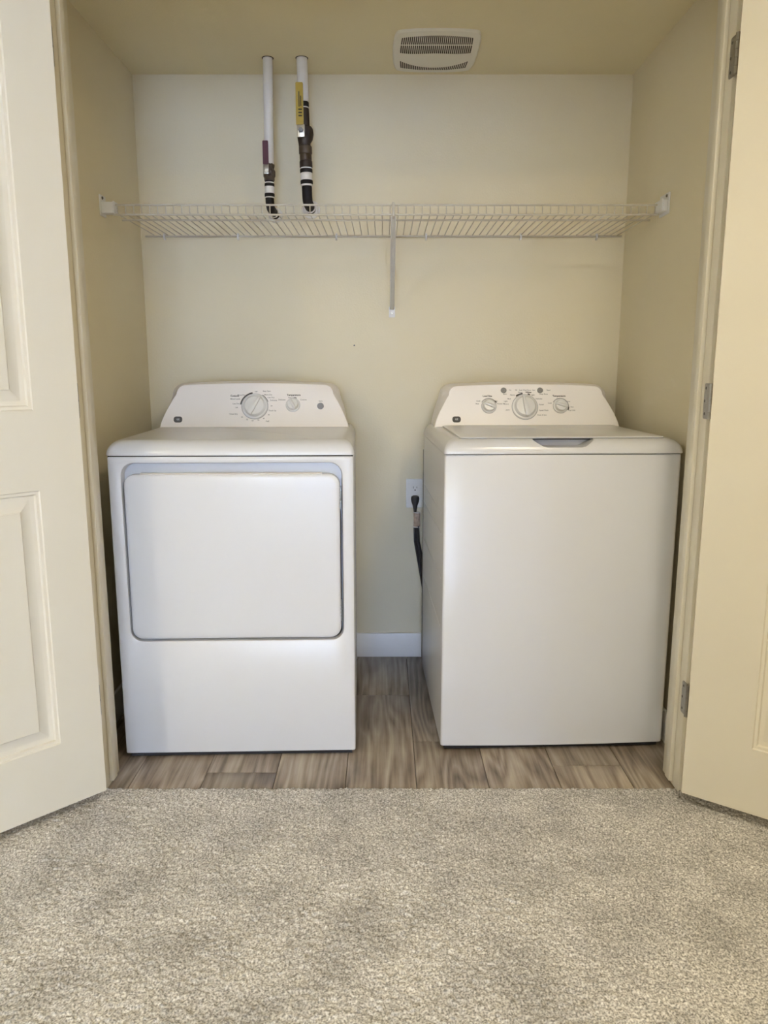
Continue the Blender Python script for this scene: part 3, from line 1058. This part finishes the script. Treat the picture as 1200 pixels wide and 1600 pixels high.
def make_pipes():
    y = 2.833
    # hole rims in the ceiling
    # ---- slim pipe with maroon lever
    e = empty('water_pipe', (-0.394, y, CZ))
    e.location = (0, 0, 0)
    tag(e, 'slim white water pipe with maroon valve lever coming down from the ceiling', 'water pipe', 'water supply pipes above the shelf')
    lean = lambda z: -0.3925 - (CZ - z) * 0.012
    pipe_parts(e, [('pipe', M['pvc'], CZ + 0.004, 1.842, 0.0165),
                   ('pipe_sleeve', M['insul'], 1.798, 1.789, 0.0155), ('band', M['pvc'], 1.789, 1.785, 0.0165),
                   ('pipe_sleeve', M['insul'], 1.785, 1.775, 0.0170), ('band', M['pvc'], 1.775, 1.752, 0.0165),
                   ('pipe_sleeve', M['insul'], 1.752, 1.741, 0.0175), ('band', M['pvc'], 1.741, 1.737, 0.0165), ], lean, y)
    elbow(e, lean(1.74), y, 1.737, 0.0150, M['insul'], 0.0165)
    v = MB()
    x = lean(1.82)
    v.tube([(x, y, 1.852), (x, y, 1.845), (x, y, 1.842), (x, y, 1.832), (x, y, 1.824), (x, y, 1.808), (x, y, 1.803), (x, y, 1.794)],
           [0.015, 0.019, 0.019, 0.0165, 0.021, 0.021, 0.018, 0.018], 8)
    v.tube([(x, y - 0.010, 1.817), (x, y - 0.032, 1.817)], 0.010, 12)
    vo = v.build('valve_body', M['brass'], e)
    hl = MB()
    ol = rrect(-0.0095, 0.0095, 1.838, 1.914, 0.003, 4)
    hl.loft([[(x - 0.006 + u, yy, z) for u, z in ol] for yy in (y - 0.040, y - 0.034)])
    ho = hl.build('lever', M['maroon'], e)
    MB().box(x - 0.015, x + 0.003, y - 0.039, y - 0.034, 1.808, 1.840, b=0.001).build('lever_tang', M['steel'], ho)
    MB().tube([(x - 0.003, y - 0.039, 1.817), (x - 0.003, y - 0.046, 1.817)], [0.007, 0.006], 6).build('lever_nut', M['nut'], ho)
    cr = MB().lathe([(0.0190, CZ - 0.0012), (0.0200, CZ - 0.0008), (0.0200, CZ + 0.002)], 20, origin=(lean(CZ), y, 0))
    cr.build('ceiling_hole', M['brassdark'], e)

    # ---- thick pipe with yellow lever
    e = empty('water_pipe', (0, 0, 0))
    tag(e, 'thicker white water pipe with long yellow valve lever coming down from the ceiling', 'water pipe', 'water supply pipes above the shelf')
    lean = lambda z: -0.2775 + (CZ - z) * 0.024
    yw = y
    pipe_parts(e, [('pipe', M['pvc'], CZ + 0.004, 2.050, 0.0185), ('band', M['pvc'], 2.050, 2.046, 0.0175),
                   ('pipe_sleeve', M['insul'], 2.046, 2.030, 0.0180), ('band', M['pvc'], 2.030, 2.026, 0.0172),
                   ('pipe_sleeve', M['brassdark'], 2.026, 1.962, 0.0178),
                   ('coupling', M['brass'], 1.905, 1.880, 0.0225), ('coupling', M['brass'], 1.880, 1.858, 0.0205),
                   ('coupling', M['brassdark'], 1.858, 1.836, 0.0220),
                   ('band', M['pvc'], 1.836, 1.832, 0.0205), ('pipe_sleeve', M['insul'], 1.832, 1.819, 0.0215),
                   ('band', M['pvc'], 1.819, 1.795, 0.0205), ('pipe_sleeve', M['insul'], 1.795, 1.782, 0.0215),
                   ('band', M['pvc'], 1.782, 1.776, 0.0205), ('pipe_sleeve', M['insul'], 1.776, 1.757, 0.0175)], lean, yw)
    elbow(e, lean(1.76), yw, 1.757, 0.0175, M['insul'], 0.0205)
    x = lean(1.94)
    v = MB()
    v.tube([(x + 0.003, yw, 1.968), (x + 0.003, yw, 1.960), (x + 0.003, yw, 1.948), (x, yw, 1.930), (x - 0.002, yw, 1.915), (x, yw, 1.903)],
           [0.020, 0.026, 0.028, 0.027, 0.021, 0.021], 10)
    v.tube([(x - 0.008, yw - 0.012, 1.945), (x - 0.008, yw - 0.036, 1.945)], 0.014, 14)
    v.build('valve_body', M['brassdark'], e)
    hl = MB()
    ol = rrect(-0.0125, 0.0125, 1.962, 2.094, 0.004, 4)
    xl = x - 0.012
    hl.loft([[(xl + u, yy, z) for u, z in ol] for yy in (yw - 0.046, yw - 0.039)])
    ho = hl.build('lever', M['yellow'], e)
    mk = MB()       # printed marks on the lever
    for z in (1.988, 1.998, 2.008):
        mk.box(xl - 0.004, xl + 0.008, yw - 0.0464, yw - 0.0458, z, z + 0.004)
    mk.box(xl - 0.003, xl + 0.000, yw - 0.0464, yw - 0.0458, 2.018, 2.066)
    mk.box(xl + 0.003, xl + 0.006, yw - 0.0464, yw - 0.0458, 2.020, 2.052)
    mk.build('lever_print', M['insul'], ho)
    MB().box(xl - 0.010, xl + 0.016, yw - 0.045, yw - 0.039, 1.924, 1.964, b=0.002).build('lever_tang', M['nut'], ho)
    MB().tube([(xl + 0.003, yw - 0.044, 1.945), (xl + 0.003, yw - 0.052, 1.945)], [0.009, 0.008], 6).build('lever_nut', M['screw'], ho)
    cr = MB().lathe([(0.0205, CZ - 0.0012), (0.0215, CZ - 0.0008), (0.0215, CZ + 0.002)], 20, origin=(lean(CZ), yw, 0))
    cr.build('ceiling_hole', M['brassdark'], e)


make_pipes()


# ------------------------------------------------------------------ exhaust fan grille on the closet ceiling
def make_fan():
    cx, cyy = 0.170, 2.772
    hx, hy = 0.133, 0.163
    e = empty('exhaust_fan', (cx, cyy, CZ))
    tag(e, 'square white exhaust fan cover with slotted grille on the closet ceiling', 'fan')
    # crowned cover, z down is negative
    def crown(u, v):
        return -0.007 - 0.007 * (1 - u * u) * (1 - v * v)
    # grille openings (normalised -1..1), near band and far crescent
    def near_lo(u):    # towards the room: y smaller
        return -0.82 + 0.13 * u * u
    def near_hi(u):
        return -0.06 - 0.03 * math.cos(u * PI * 1.5)
    def far_lo(u):
        return 0.66 - 0.44 * (abs(u) ** 2.2)
    def far_hi(u):
        return 0.83 - 0.12 * u * u
    n = 140
    us = [-0.97 + 1.94 * k / (n - 1) for k in range(n)]
    ns = 36
    mb = MB()
    sl = MB()
    def pt(u, v, dz=0.0):
        # rounded-square plan with bulging sides
        k_ = 1 - 0.075 * (u * v) ** 6
        bx_ = hx * (1 + 0.06 * (1 - v * v)) * k_
        by_ = hy * (1 + 0.06 * (1 - u * u)) * k_
        return (u * bx_, v * by_, crown(u, v) + dz)
    def strip(u0, u1, v0, v1, m_=6, tgt=mb, dz=0.0, th=0.003):
        vs = []
        for k in range(m_ + 1):
            v0_, v1_ = v0(u0) + (v1(u0) - v0(u0)) * k / m_, v0(u1) + (v1(u1) - v0(u1)) * k / m_
            vs += [pt(u0, v0_, dz), pt(u1, v1_, dz)]
        fs = [(2 * k, 2 * k + 1, 2 * k + 3, 2 * k + 2) for k in range(m_)]
        tgt.add(vs, fs)
    G = 0.83
    cell = 2 * G / ns
    edges = [-0.97, -0.9] + [-G + cell * (k // 2 + (0.62 if k % 2 else 0.0)) for k in range(2 * ns + 1)] + [0.9, 0.97]
    for a, b in zip(edges[:-1], edges[1:]):
        mid = (a + b) / 2
        inside = abs(mid) < G
        slot = inside and (((a + G) / cell + 0.05) % 1.0) < 0.3
        if not inside:
            strip(a, b, lambda u: -0.97, lambda u: 0.97, 20)
        else:
            strip(a, b, lambda u: -0.97, near_lo, 3)
            strip(a, b, near_hi, far_lo, 8)
            strip(a, b, far_hi, lambda u: 0.97, 3)
            if not slot:
                strip(a, b, near_lo, near_hi, 6, sl)
                strip(a, b, far_lo, far_hi, 3, sl)
    # skirt down from the ceiling to the cover edge
    def ringp(k, s, dz):
        out = []
        return out
    N_ = 80
    top, bot = [], []
    for k in range(N_):
        t = 4 * k / N_
        sgm, f = int(t), t - int(t)
        q = -0.97 + 1.94 * f
        u, v = [(q, -0.97), (0.97, q), (-q, 0.97), (-0.97, -q)][sgm]
        p = pt(u, v)
        bot.append(p)
        top.append((p[0] * 1.035, p[1] * 1.03, 0.0))
    mid_ = [(a[0] * 1.025, a[1] * 1.02, a[2] * 0.6) for a in bot]
    mb.loft([bot, mid_, top], False, False)
    cov = mb.build('cover', M['fan'], e)
    so = sl.build('slats', M['fan'], e)
    so['kind'] = 'stuff'
    # cross bar that splits the near slots
    cb = MB()
    vs, fs = [], []
    for k in range(25):
        u = -G + 2 * G * k / 24
        v = -0.42 - 0.04 * math.cos(u * PI * 0.6)
        vs += [pt(u, v - 0.02, -0.0004), pt(u, v + 0.02, -0.0004)]
    cb.add(vs, [(2 * k, 2 * k + 1, 2 * k + 3, 2 * k + 2) for k in range(24)])
    cb.build('cross_bar', M['fan'], e)
    MB().box(-hx * 0.93, hx * 0.93, -hy * 0.93, hy * 0.93, -0.005, -0.001).build('housing', M['fandark'], e)


make_fan()


# ------------------------------------------------------------------ wall outlet, power cord, nail
def make_outlet():
    cx, cz = 0.1215, 0.6735
    y = YB
    e = empty('wall_outlet', (cx, y, cz))
    tag(e, 'white duplex wall outlet between the dryer and the washer', 'outlet')
    p = MB()
    ol = rrect(-0.035, 0.035, -0.0575, 0.0575, 0.003, 4)
    p.loft([[(x * s, -t, z * s2) for x, z in ol] for t, s, s2 in ((0.0, 1, 1), (0.003, 1, 1), (0.0055, 0.94, 0.965))])
    p.build('cover_plate', M['outlet'], e)
    for dz in (0.0195, -0.0195):
        r = MB()
        olr = []
        for k in range(28):
            a = 2 * PI * k / 28
            olr.append((0.0172 * math.cos(a), max(-0.0125, min(0.0125, 0.0172 * math.sin(a)))))
        r.loft([[(x * s, -t, z * s + dz) for x, z in olr] for t, s in ((0.004, 1.0), (0.0072, 1.0), (0.0078, 0.96))])
        ro = r.build('receptacle', M['outlet'], e)
        sl = MB()
        sl.box(-0.0078, -0.0058, -0.0083, -0.006, dz + 0.000, dz + 0.0085)
        sl.box(0.0058, 0.0078, -0.0083, -0.006, dz + 0.0012, dz + 0.0078)
        sl.tube([(0, -0.006, dz - 0.006), (0, -0.0083, dz - 0.006)], 0.0028, 10)
        sl.build('slots', M['slot'], ro)
    MB().tube([(0, -0.0055, 0), (0, -0.0068, 0)], [0.0032, 0.0026], 10).build('screw', M['outlet'], e)


def make_cord():
    x, y = 0.1215, YB
    e = empty('power_cord', (0, 0, 0))
    tag(e, 'black power cord plugged into the lower outlet socket and hanging beside the washer', 'power cord')
    zc = 0.6735 - 0.0195
    pl = MB()
    secs = []
    for z, hw, d0, d1 in ((zc + 0.0125, 0.009, 0.008, 0.022), (zc + 0.009, 0.0150, 0.008, 0.028), (zc, 0.0165, 0.008, 0.030), (zc - 0.012, 0.0145, 0.008, 0.030),
                          (zc - 0.026, 0.0095, 0.010, 0.027), (zc - 0.042, 0.0065, 0.012, 0.025), (zc - 0.056, 0.0052, 0.0135, 0.0235)):
        c_, h_ = (d0 + d1) / 2, (d1 - d0) / 2
        secs.append([(x + hw * math.cos(a), y - c_ + h_ * math.sin(a), z) for a in [2 * PI * k / 16 for k in range(16)]])
    pl.loft(secs)
    pl.build('plug', M['cord'], e)
    zt = zc - 0.054
    # brown paper wrap holding the folded cord
    wr = MB()
    wr.loft([[(x + 0.006 + (0.013 + 0.001 * math.cos(3 * a)) * math.cos(a), y - 0.022 + 0.009 * math.sin(a), z) for a in [2 * PI * k / 18 for k in range(18)]]
             for z in (zt, zt - 0.012, zt - 0.030, zt - 0.056)])
    wo_ = wr.build('cord_wrap', M['wrap'], e)
    for z in (zt + 0.0005, zt - 0.0565):
        tb = MB()
        tb.loft([[(x + 0.006 + 0.0142 * math.cos(a), y - 0.022 + 0.0100 * math.sin(a), zz) for a in [2 * PI * k / 18 for k in range(18)]] for zz in (z - 0.0015, z + 0.0015)])
        tb.build('tape', M['pvc'], wo_)
    z2 = zt - 0.056
    for dx, dy, ex in ((-0.001, 0.0, 0.040), (0.007, 0.002, 0.044), (0.012, -0.004, 0.048)):
        c_ = MB()
        c_.tube([(x + dx, y - 0.022 + dy, z2 + 0.004), (x + dx + 0.002, y - 0.022 + dy, z2 - 0.06), (x + dx + ex * 0.5, y - 0.022 + dy, z2 - 0.16),
                 (x + dx + ex, y - 0.026 + dy, z2 - 0.28), (x + dx + ex + 0.01, y - 0.028 + dy, z2 - 0.40), (x + dx + ex + 0.05, y - 0.030, 0.13)], 0.0052, 8)
        c_.build('cord', M['cord'], e)


make_outlet()
make_cord()
nl = MB().tube([(-0.1125, YB, 1.240), (-0.1125, YB - 0.003, 1.240), (-0.1125, YB - 0.004, 1.240)], [0.0015, 0.0018, 0.0032], 10).build('nail', M['screw'])
tag(nl, 'tiny dark nail in the back wall below the shelf', 'nail')


# ------------------------------------------------------------------ ceiling lamps: room lamp behind the camera, added hall fill
def make_lamp(x, y, power, size, label):
    e = empty('ceiling_lamp', (x, y, RZ))
    tag(e, label, 'lamp')
    MB().lathe([(0.17, 0.0), (0.175, -0.012), (0.165, -0.028)], 40).build('base', M['steel'], e)
    MB().lathe([(0.16, -0.026), (0.155, -0.05), (0.125, -0.075), (0.07, -0.09), (0.002, -0.095)], 40).build('shade', M['lampglass'], e)
    o = area_light('ceiling_lamp_light', (0, 0, -0.10), (0, 0, 0), size, size, power, (1.0, 0.87, 0.63), 'DISK')
    o.parent = e


make_lamp(-2.3, -1.9, 85, 0.36, 'round flush ceiling lamp above the living area behind and left of the camera')
make_lamp(0.75, 0.55, 19, 0.36, 'added round ceiling lamp, unseen warm fill above the hall in front of the closet')  # lamp added for warm ambient light on the right
